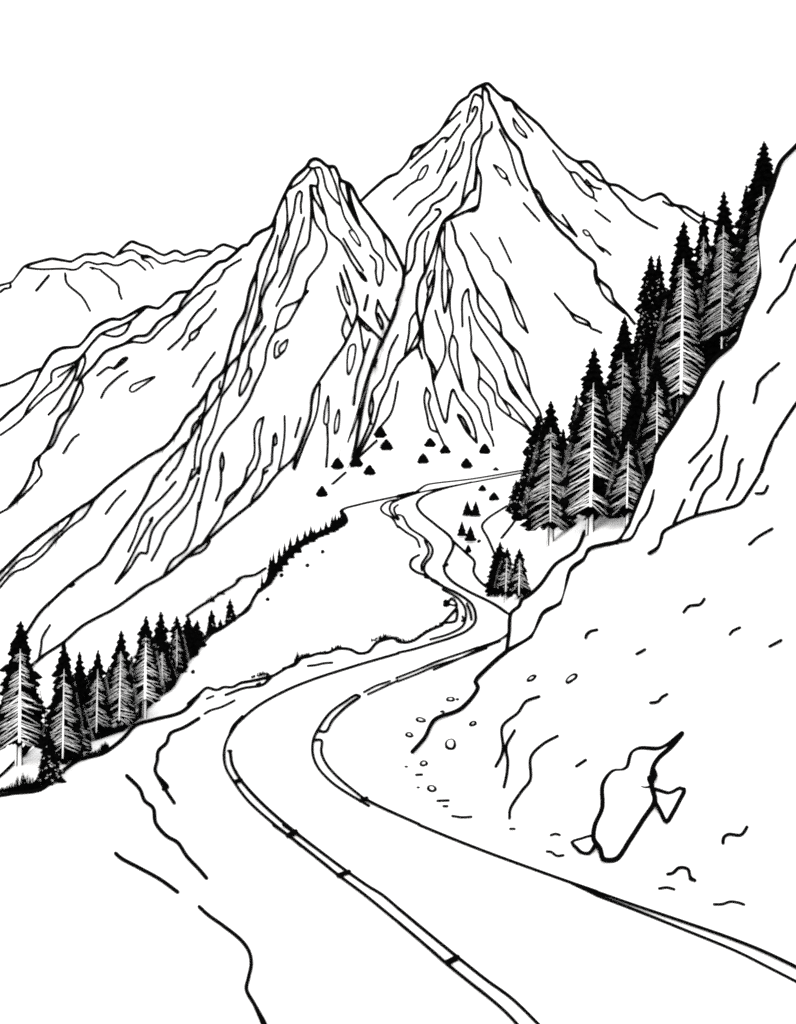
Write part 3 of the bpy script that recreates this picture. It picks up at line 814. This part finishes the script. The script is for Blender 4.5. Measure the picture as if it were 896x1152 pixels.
# tip, foot, crown bottom v, half width, style, label
RIGHT = [
    ((860, 158), (858, 402), 398, 42, 'lit', 'highest conifer on the right slope, white twig highlights sweeping against the bare hill outline'),
    ((840, 208), (838, 312), 308, 15, 'dark', 'slim all-black conifer tucked just left of the highest tree on the right slope'),
    ((815, 214), (812, 398), 394, 27, 'lit', 'tall conifer with pale stem line, second of the lit trees below the highest one'),
    ((792.5, 236), (790, 378), 374, 19, 'thin', 'narrow conifer with thin pale stem between the two broad lit trees up the right slope'),
    ((770, 247), (766, 466), 444, 33, 'fat', 'conifer with the broadest white stem, its pale trunk standing on the hill edge'),
    ((742, 286), (740, 440), 436, 22, 'stipple', 'dark stippled conifer, right one of the twin tips left of the broad white stem'),
    ((733, 286), (729, 450), 446, 27, 'stipple', 'dark stippled conifer, left one of the twin tips, with jagged left side'),
    ((703, 355), (697, 545), 541, 33, 'lit', 'tall lit conifer with herringbone twigs left below the dark twin tips'),
    ((729, 360), (724, 505), 501, 20, 'thin', 'small lit conifer standing in front of the dark twin tips'),
    ((740, 400), (739, 535), 531, 25, 'lit', 'lit conifer whose lower right boughs touch the thick hill outline'),
    ((708, 475), (705, 594), 572, 23, 'lit', 'short lit conifer with dark trunks at its foot beside the hill edge'),
    ((669, 390), (664, 600), 571, 34, 'fat', 'tall lit conifer with long pale trunk, last tall one before the slope foot'),
    ((649, 443), (648, 578), 574, 18, 'dark', 'black conifer half hidden at the left shoulder of the tall pale-trunked tree'),
    ((620, 450), (619.5, 612), 588, 30, 'lit', 'lit conifer with stout striped trunk at the lower left of the wooded slope'),
    ((606, 467), (603, 583), 579, 30, 'stipple', 'dark stippled conifer with toothed side at the far left of the tall trees'),
    ((634, 482), (636, 588), 584, 16, 'dark', 'small black spire between two lit conifers low on the slope'),
    ((581, 540), (582, 578), 575, 13, 'stipple', 'smallest stippled conifer at the left foot of the wooded slope'),
    ((563, 609), (562, 668), 665, 15, 'dark', 'dark left tree of the little stand of three by the gully'),
    ((571, 616), (568.5, 677), 666, 13, 'thin', 'middle tree of the stand of three, pale speckled with visible trunk'),
    ((585, 617), (584, 673), 670, 15, 'thin', 'right tree of the stand of three, at the top of the gully edge'),
]
for i, (tip, foot, cb, hw, st, lab) in enumerate(RIGHT):
    conifer(tip, foot, cb, hw, st, S_hit, lab, 'little stand of three conifers' if i >= 17 else RS, 100 + i)
for i, (u, v0, v1, hw) in enumerate([(686, 470, 584, 27), (755, 330, 478, 30), (795, 300, 420, 30), (826, 285, 392, 26), (718, 430, 562, 28), (645, 500, 584, 28), (680, 500, 582, 22), (745, 440, 528, 24)]):
    conifer((u, v0), (u, v1), v1 - 4, hw, 'dark', S_hit, 'black conifer filling a gap behind the lit trees of the right slope', 'black conifers behind the lit trees', 150 + i, 1.04)
LEFT = [
    ((23, 698), (21, 861), 838, 30, 'fat', 'largest left conifer with broad white stem and striped trunk, alone at the picture edge'),
    ((72.5, 722), (70, 858), 855, 23, 'lit', 'second tall conifer from the left edge, pale stem, boughs down to the bank'),
    ((89.5, 733), (90, 832), 829, 15, 'dark', 'dark pointed conifer behind the second tall tree on the left'),
    ((87, 780), (86, 850), 847, 18, 'lit', 'short lit conifer in front of the dark pointed one, by the bank'),
    ((110.5, 731), (108, 828), 825, 18, 'lit', 'lit conifer standing over the pale wedge of grass on the left'),
    ((54, 822), (56, 885), 882, 15, 'speckle', 'small stippled conifer low on the bank right of the biggest left tree'),
    ((136.5, 709), (133.5, 821), 812, 20, 'lit', 'lit conifer with short pale trunk on the dark treeline, middle of the left row'),
    ((148, 738), (149, 800), 797, 11, 'dark', 'small black conifer tip between two lit trees of the left row'),
    ((164.5, 693), (162.5, 808), 788, 20, 'fat', 'lit conifer with slim bare trunk reaching below the dark treeline'),
    ((181, 688), (182, 772), 769, 17, 'stipple', 'dark stippled conifer right of the tree with the slim bare trunk'),
    ((182, 722), (183, 775), 772, 15, 'thin', 'small pale-stemmed conifer in front of the dark stippled one, left row'),
    ((199, 693), (199, 759), 757, 14, 'thin', 'narrow conifer with pale flecks before the black pair in the left row'),
    ((212, 692), (211, 742), 740, 11.5, 'dark', 'black conifer, taller of the pair touching the faint ridge line'),
    ((222, 698), (221, 730), 728, 10, 'dark', 'black conifer, shorter of the pair, just above the meadow corner'),
    ((238, 686), (238, 714), 713, 7.5, 'stipple', 'small separate conifer in the gap after the black pair'),
    ((248, 697), (248, 708), 707, 3.2, 'dark', 'tiniest conifer, a sliver between the two small separate ones'),
    ((259, 674), (259, 702), 701, 7.5, 'stipple', 'last small conifer of the left row, furthest up the meadow edge'),
]
for i, (tip, foot, cb, hw, st, lab) in enumerate(LEFT):
    conifer(tip, foot, cb, hw, st, g_hit, lab, LS, 200 + i, 1.0 if st in ('fat', 'lit') else 1.012)
for i, (u, v0, v1, hw) in enumerate([(101, 752, 824, 15), (122, 750, 818, 14), (150, 757, 802, 15), (171, 735, 786, 13), (191, 722, 766, 13), (206, 714, 744, 12), (66, 800, 868, 14), (78, 795, 859, 14)]):
    conifer((u, v0), (u, v1), v1 - 4, hw, 'dark', g_hit, 'black conifer filling a gap between the lit trees of the left row', 'black conifers between the left trees', 250 + i, 1.03)

# ------------------------------------------------------------------ row of tiny black spruces on the meadow's upper edge
def spire(mb, hpx, wpx, rnd, p, s):
    rings = max(4, int(hpx / 2.2)); seg = 9
    vs, fs = [], []
    for i in range(rings + 1):
        t = i / rings
        for k in range(seg):
            a = 6.2832 * k / seg + (.35 if i % 2 else 0)
            r = wpx * (t ** .9) * (1.08 if i % 2 else .86) * rnd.uniform(.9, 1.1) + .15
            vs.append(((r * math.cos(a)) * s, (r * math.sin(a)) * s, (hpx * (1 - t) - (.5 if i % 2 else 0)) * s))
    for i in range(rings):
        for k in range(seg):
            k2 = (k + 1) % seg
            fs.append((i * seg + k, (i + 1) * seg + k, (i + 1) * seg + k2, i * seg + k2))
    fs.append(tuple(range(seg))); fs.append(tuple(rings * seg + k for k in range(seg)))
    mb.add(vs, fs, 0)

ROW = [(295, 645, 662, 2.2), (304.5, 624, 652, 4.2), (308, 619, 648, 3.8), (314.5, 614, 643, 4.2), (320.5, 609, 636, 4.2), (327, 603, 628, 4.6), (335, 599, 622, 4.6), (343.5, 595, 613, 4.4),
       (350, 590.5, 610, 4.6), (354, 594, 607, 3.4), (361, 591, 604, 3.6), (367, 585, 602, 3.8), (374, 579, 599, 3.8), (377.5, 576.5, 597, 3.4), (381, 579, 594, 3.4), (384.5, 575, 592, 4.2)]
for i, (u, v0, v1, wp) in enumerate(ROW):
    d = g_hit(u, v1); p = at(u, v1, d)
    mb = MB(); spire(mb, v1 - v0, wp * 1.2, random.Random(300 + i), p, d / F)
    o = mb.build('spruce', [NEEDLE]); o.location = p
    lab = 'small black spruce in the toothed dark row on the upper meadow edge'
    if i == 0: lab = 'lowest sliver of a spruce at the bottom end of the toothed dark row'
    if i == len(ROW) - 1: lab = 'topmost spruce of the toothed dark row, at its rounded upper end'
    tag(o, lab, 'tree', 'toothed row of small spruces')

# ------------------------------------------------------------------ bushes on the valley floor
def first_hit(u, v):
    c = [h for h in (A_hit(u, v), B_hit(u, v), g_hit(u, v)) if h]
    return min(c) if c else 650
def bush(u, v, wpx, hpx, label, seed, name='shrub', pointed=False, group='scattered valley bushes', cat='bush'):
    rnd = random.Random(seed)
    vb = v + hpx / 2
    d = first_hit(u, vb) * .982; p = at(u, vb, d); s = d / F
    mb = MB()
    if pointed:
        spire(mb, hpx, wpx / 2, rnd, p, s)
    else:
        # a squat leafy mound with a pointed top and a ragged outline
        rings, seg = 9, 18
        vs, fs = [], []
        for i in range(rings + 1):
            t = i / rings
            prof = (.10 + .95 * (t / .78) ** .75) if t < .78 else 1.05 - (t - .78) * 1.6
            for k in range(seg):
                a = 6.2832 * k / seg
                r = wpx * .52 * prof * rnd.uniform(.84, 1.16)
                vs.append(Vector((r * math.cos(a), r * math.sin(a), hpx * (1.02 - t) + rnd.uniform(-.5, .5))) * s)
        for i in range(rings):
            for k in range(seg):
                k2 = (k + 1) % seg
                fs.append((i * seg + k, (i + 1) * seg + k, (i + 1) * seg + k2, i * seg + k2))
        fs.append(tuple(range(seg))); fs.append(tuple(rings * seg + k for k in range(seg)))
        mb.add(vs, fs, 0)
    o = mb.build(name, [NEEDLE]); o.location = p
    tag(o, label, cat, group)
BUSH = [
    (362.5, 553, 12, 12, 'black bush furthest left and lowest, above the toothed spruce row'), (380, 521.5, 13, 12, 'black bush at the foot of the front mountain, left end of the upper scatter'),
    (401, 519, 14, 13, 'black bush where the two ravine lines end'), (416, 529, 12, 11, 'black bush just below right of the ravine end'),
    (428, 486, 13, 13, 'highest black bush, caught on a ravine line between the mountains'), (435, 500.5, 13, 12, 'black bush right below the highest one between the mountains'),
    (484, 498, 12, 10, 'black bush at the left of the middle group of three below the fan ridges'), (501, 505.5, 12, 10, 'black bush at the right of the middle group of three below the fan ridges'),
    (476, 516, 12, 11, 'black bush lowest of the middle group of three below the fan ridges'), (545.5, 505, 12, 11, 'black bush right of all the others, under the last fan ridge'),
    (525, 521, 12, 11, 'black bush just above the far road, alone'), (543, 549, 9, 7, 'smallest flat bush just below the far road'), (556, 558.5, 11, 9, 'bush below the far road nearest the tall trees'),
    (527, 617.5, 7, 9, 'little round bush on the gully line above the road'), (558, 527.5, 7, 4, 'tiny bush sitting on the far road edge')]
for i, (u, v, a, b, lab) in enumerate(BUSH):
    bush(u, v, a * 1.1, b * 1.08, lab, 400 + i)
for i, (u, v, a, b, lab) in enumerate([(526, 570.5, 13, 17, 'left spruce of the upper pair beside the valley road'), (535.5, 571, 13, 17, 'right spruce of the upper pair beside the valley road'),
        (520, 594, 13, 18, 'taller spruce of the lower pair beside the valley road'), (529.5, 599.5, 16, 18, 'broader spruce of the lower pair beside the valley road')]):
    bush(u, v, a, b, lab, 450 + i, 'spruce', True, 'paired spruces beside the valley road', 'tree')
for i, (u, v, a, b, lab) in enumerate([(236.5, 671, 9, 11, 'dark bush with a spike on the faint ridge line above the last small conifer'), (248.5, 665, 8, 6.5, 'low dark bush on the faint ridge line left of the spruce row')]):
    rnd = random.Random(470 + i)
    d = (A_hit(u, v + b / 2) or 400) * .97
    p = at(u, v + b / 2, d); s = d / F
    mb = MB()
    for k in range(6):
        x = (k - 2.5) / 2.5 * a / 2; h = b * (1 - abs(k - 2.6) / 4.5) * rnd.uniform(.6, 1.1)
        mb.add([Vector(q) * s for q in [(x - 1.3, 0, -1), (x + 1.3, 0, -1), (x, 1.3, -1), (x, -1.3, -1), (x + .3, 0, h)]], [(0, 2, 4), (2, 1, 4), (1, 3, 4), (3, 0, 4)], 0)
    o = mb.build('shrub', [NEEDLE]); o.location = p
    tag(o, lab, 'bush', 'bushes on the faint ridge line')

# shrub in the inner bend of the road: round head on a bent stem
d = g_hit(512, 687)
mb = MB()
e = bpy.data.objects.new('shrub', None); col.objects.link(e); e.location = at(512, 687, d)
tag(e, 'spindly shrub with a small round head leaning out of the road bend', 'bush')
rnd = random.Random(7)
for k in range(16):
    c = at(503 + rnd.uniform(-2.6, 2.6), 679 + rnd.uniform(-2.6, 2.6), d) + Vector((0, rnd.uniform(-.4, .4), 0))
    q = .42
    mb.add([c + Vector(x) * q for x in [(1, 0, 0), (-1, 0, 0), (0, 1, 0), (0, -1, 0), (0, 0, 1.1), (0, 0, -1)]], [(0, 2, 4), (2, 1, 4), (1, 3, 4), (3, 0, 4), (2, 0, 5), (1, 2, 5), (3, 1, 5), (0, 3, 5)], 0)
o = mb.build('crown', [NEEDLE]); o.location = -e.location; o.parent = e
mb = MB()
tube(mb, [at(u, v, d) for u, v in spline(poly('506,680 511,681.5 514,684 512,687 510,690'))], [.13] * len(spline(poly('506,680 511,681.5 514,684 512,687 510,690'))), 0)
tube(mb, [at(u, v, d) for u, v in spline(poly('507,676 510,672 513,675'))], [.08] * len(spline(poly('507,676 510,672 513,675'))), 0)
o = mb.build('stem', [INK]); o.location = -e.location; o.parent = e

# ------------------------------------------------------------------ grass tufts along the banks
mb = MB()
rnd = random.Random(11)
def tuft(pts, h0, h1, n, peak=None, lean=0.0):
    sp = spline(poly(pts), 1.0)
    for k in range(int(n * 1.5)):
        i = rnd.randrange(len(sp)); u, v = sp[i]; x = i / len(sp)
        v += rnd.uniform(-1.5, .5)
        d = g_hit(u, v) or 80
        s = d / F
        f = math.exp(-((x - peak) / .22) ** 2) if peak is not None else rnd.random()
        h = (h0 + (h1 - h0) * f) * rnd.uniform(.7, 1.4) * s
        p = at(u, v, d)
        a = rnd.random() * 3.14
        w = .8 * s
        ln = Vector((rnd.uniform(-.25, .25) + lean, rnd.uniform(-.2, .2), 1)) * h
        c, q = math.cos(a) * w, math.sin(a) * w
        mb.add([p + Vector((c, q, 0)), p - Vector((c, q, 0)), p + Vector((-q, c, 0)), p - Vector((-q, c, 0)), p + ln], [(0, 2, 4), (2, 1, 4), (1, 3, 4), (3, 0, 4)], 0)
tuft('-20,893 0,892 20,891 45,889', 5, 19, 230, .72)
tuft('30,889 47,886 60,875', 3, 9, 70, .3)
tuft('97,850 110,848 122,842', 3, 9, 80, .75)
tuft('283,763 292,761 303,759', 2.5, 6, 45, .5)
tuft('331,746 335,744 340,741', 4, 12, 26, .35)
tuft('338,741 348,737', 2, 5, 20)
tuft('358,736 366,734', 1, 3, 12)
tuft('373,731 384,729', 2, 5, 26)
tuft('418,722 432,719 448,719', 3, 6.5, 60, .5)
tuft('448,721 462,723 478,714 497,704', 2.5, 5, 80, None, -.3)
g = mb.build('grass', [NEEDLE])
tag(g, 'short black grass tufts along the road banks and under the left trees', 'grass', None, 'stuff')

# ------------------------------------------------------------------ stones
def hill_or_ground(u, v):
    return HG_hit(u, v) or 80
def stone(u, v, wpx, hpx, tilt, label, lw=2.2, solid=False, group='outlined stones at the hill foot'):
    """a low rounded stone with a dark contact line; (u, v) is where its middle lies"""
    ring = []
    t = math.radians(tilt)
    for k in range(25):
        a = 6.2832 * k / 24
        x, y = wpx / 2 * math.cos(a) * (1 + .06 * math.sin(2 * a + u)), hpx / 2 * math.sin(a) * (1 + .08 * math.cos(3 * a + v))
        ring.append((u + x * math.cos(t) - y * math.sin(t), v + x * math.sin(t) + y * math.cos(t)))
    ring[-1] = ring[0]
    dc = hill_or_ground(u, v)
    pts = [at(a, b, hill_or_ground(a, b)) for a, b in ring[:-1]]
    c = at(u, v, dc)
    n = Vector((0, 0, 0))
    for i in range(24):
        n += (pts[i] - c).cross(pts[(i + 1) % 24] - c)
    n.normalize()
    if n.z < 0: n = -n
    s = dc / F
    hgt = min(wpx, hpx) * s * .3
    mb = MB()
    vs, fs = [], []
    levels = [(1.0, -.25), (.97, .35), (.78, .8), (.42, 1.0)]
    for k, lift in levels:
        for p in pts:
            vs.append(c + (p - c) * k + n * hgt * lift)
    vs.append(c + n * hgt * 1.05)
    for L in range(3):
        for i in range(24):
            j = (i + 1) % 24
            fs.append((L * 24 + i, L * 24 + j, (L + 1) * 24 + j, (L + 1) * 24 + i))
    for i in range(24):
        fs.append((72 + i, 72 + (i + 1) % 24, 96))
    mb.add(vs, fs, 1 if solid else 0)
    if not solid:
        r = (lw + .6 + GROW) * .5 * s
        tube(mb, [p + n * r * .5 for p in pts + pts[:1]], [r] * 25, 1)
    o = mb.build('stone', [PAPER, INK], None, tuple(c))
    tag(o, label, 'stone', group)
ST = [(507, 787.7, 8, 3.6, 0, 'flat outlined stone above the hill edge line, with a dark pebble beside it', 1.6), (473.6, 811, 9, 3.8, 12, 'outlined stone left of the bend in the hill edge line', 1.7),
      (460.7, 827.8, 6.5, 4, 15, 'outlined stone left of the lower end of the hill edge line', 1.7), (507.2, 838.7, 10, 10, 0, 'largest round outlined stone just right of the hill edge line', 2.4),
      (532.2, 815.2, 7, 3.6, -22, 'slim tilted outlined stone up right of the big round one', 1.8), (477, 860, 7, 4.5, -12, 'oval outlined stone below the end of the hill edge line', 1.8),
      (486, 888.3, 8, 5.5, 15, 'oval outlined stone lowest in the scatter by the road', 2.0), (599, 764, 9.5, 4, -30, 'slim tilted outlined stone higher up the hillside, left of two', 2.0),
      (644.2, 764, 13.5, 5, -35, 'long tilted outlined stone higher up the hillside, right of two', 2.2)]
for u, v, a, b, t, lab, lw in ST:
    stone(u, v, a, b, t, lab, lw)
for u, v, a, b, lab in [(515, 787, 4.5, 3.2, 'dark pebble right beside the flat outlined stone'), (497.8, 800.8, 6, 3.2, 'dark pebble on the upper side of the hill edge line'),
        (457.3, 862.8, 5.2, 2.8, 'dark pebble left of the oval outlined stone nearest the road'), (470.8, 886.2, 5, 2.8, 'dark pebble left of the lowest oval outlined stone')]:
    stone(u, v, a, b, 0, lab, 1, True, 'dark pebbles at the hill foot')
for u, v, lab in [(217.3, 756.2, 'dark round stone lowest on the meadow, nearest the roadside bank'), (301.2, 674.5, 'dark round stone on the meadow below the lower end of the spruce row'),
        (317, 647.5, 'dark round stone close under the middle of the spruce row'), (346, 636.3, 'dark round stone, second from the top of the meadow line of four'),
        (363.2, 621, 'dark round stone highest on the meadow under the spruce row')]:
    stone(u, v, 5.2, 4.6, -20, lab, 1, True, 'dark round stones on the meadow')
stone(539.3, 609, 5.5, 3.8, -25, 'dark little stone right of the lower spruce pair', 1, True, 'dark little stone by the spruce pair')

# ------------------------------------------------------------------ jagged boulder and its two shards on the hillside
def slab(outline, extra, label, name, thick=.55, lw=4.4, cat='rock', group=None):
    top3, base3 = [], []
    cu = sum(p[0] for p in outline) / len(outline); cv = sum(p[1] for p in outline) / len(outline)
    c = at(cu, cv, hill_or_ground(cu, cv))
    e = 6
    n = (at(cu + e, cv, hill_or_ground(cu + e, cv)) - c).cross(at(cu, cv - e, hill_or_ground(cu, cv - e)) - c).normalized()
    if n.y > 0: n = -n
    sp = spline(outline + [outline[0]], 4)[:-1]
    base = [at(u, v, hill_or_ground(u, v)) for u, v in sp]
    up = [b + n * thick * .75 for b in base]
    cc = sum(up, Vector()) / len(up)
    mb = MB()
    m = len(sp)
    vs = [b - n * .3 for b in base] + up
    fs = [(i, (i + 1) % m, m + (i + 1) % m, m + i) for i in range(m)]
    # crowned top face: triangles of the outline, split once, inner points lifted
    tris = tessellate_polygon([[Vector((u, v, 0)) for u, v in sp]])
    fs += [tuple(m + i for i in t) for t in tris]
    mb.add(vs, fs, 0)
    s = c.y / F
    r = (lw + .6 + GROW) * .5 * s
    tube(mb, up + up[:1], [r] * (m + 1), 1)
    for ex, w in extra:
        q = spline(poly(ex), 3)
        P = [at(u, v, hill_or_ground(u, v)) + n * thick * .75 for u, v in q]
        tube(mb, P, [(w + GROW) * .5 * s] * len(P), 1)
    o = mb.build(name, [PAPER, INK], None, tuple(c))
    tag(o, label, cat, group)
shift = (0, 0)
BO = poly('770,830 754.5,842.5 744.5,847.3 722,847 713,853 708,869 703,872 692,873 681,888 680.3,915 672,935 671,950 675,955.5 678,960 681.5,972 685,973.3 696.5,972 712,950 726,928 739.5,905.5 736,890 737.5,868 744.5,857 757,846')
slab(BO, [('738,870 740.5,877 737,884', 3.5), ('737,877 732,880 734.5,888', 3), ('717,887 727,892 735,891', 3.6)], 'jagged upright boulder with horned top outlined in black on the hillside', 'boulder')
slab(poly('736.5,891.5 746,893 755.5,896 762,893.5 768,890.2 773,891.5 767,905 760,918 753,928 746,915.5 740,904'), [], 'triangular rock shard against the right side of the horned boulder', 'rock_shard', .4, 3.8)
slab(poly('668,945.3 656,948 644.5,952.3 650,958.5 655,963.3 663.5,964.5 669,957.5 671.5,951'), [], 'small triangular rock shard against the lower left of the horned boulder', 'rock_shard', .4, 3.2)

EXPOSURE = 1.18
# ------------------------------------------------------------------ camera, sky, sun
cam = bpy.data.cameras.new('camera'); co = bpy.data.objects.new('camera', cam); col.objects.link(co)
co.location = CAM; co.rotation_euler = (math.pi / 2 - PITCH, 0, 0)
cam.sensor_fit = 'HORIZONTAL'; cam.sensor_width = 36; cam.lens = 36 * F / W
cam.clip_start = .5; cam.clip_end = 20000
sc.camera = co
w = bpy.data.worlds.new('World'); sc.world = w; w.use_nodes = True
nt = w.node_tree
bg = nt.nodes['Background']
sky = nt.nodes.new('ShaderNodeTexSky'); sky.sky_type = 'NISHITA'; sky.sun_disc = False
EL, AZ = math.radians(40), math.radians(192)
sky.sun_elevation = EL; sky.sun_rotation = AZ
sky.air_density = 1.0; sky.dust_density = 6.0; sky.ozone_density = 0.0
hs = nt.nodes.new('ShaderNodeHueSaturation'); hs.inputs['Saturation'].default_value = 0.15
nt.links.new(sky.outputs[0], hs.inputs['Color'])
mx = nt.nodes.new('ShaderNodeMix'); mx.data_type = 'RGBA'      # sky mixed with a bright constant white, added to even out the light
mx.inputs[0].default_value = 0.85
even_white = nt.nodes.new('ShaderNodeCombineXYZ')
for i in range(3): even_white.inputs[i].default_value = 7.0
nt.links.new(even_white.outputs[0], mx.inputs[7])
nt.links.new(hs.outputs[0], mx.inputs[6])
nt.links.new(mx.outputs[2], bg.inputs['Color'])
bg.inputs['Strength'].default_value = 0.12
sun = bpy.data.lights.new('sun', 'SUN'); sun.energy = 1.0; sun.angle = math.radians(25); sun.color = (1, .98, .95)
so = bpy.data.objects.new('sun', sun); col.objects.link(so)
sd = Vector((math.sin(AZ) * math.cos(EL), math.cos(AZ) * math.cos(EL), math.sin(EL)))
so.rotation_euler = sd.to_track_quat('Z', 'Y').to_euler()
so.location = (0, -50, 200)
sc.view_settings.view_transform = 'Standard'; sc.view_settings.look = 'None'
sc.view_settings.gamma = 1; sc.view_settings.use_curve_mapping = False
sc.view_settings.exposure = EXPOSURE
sc.cycles.max_bounces = 6
sc.cycles.use_denoising = False
sc.cycles.filter_width = 2.1
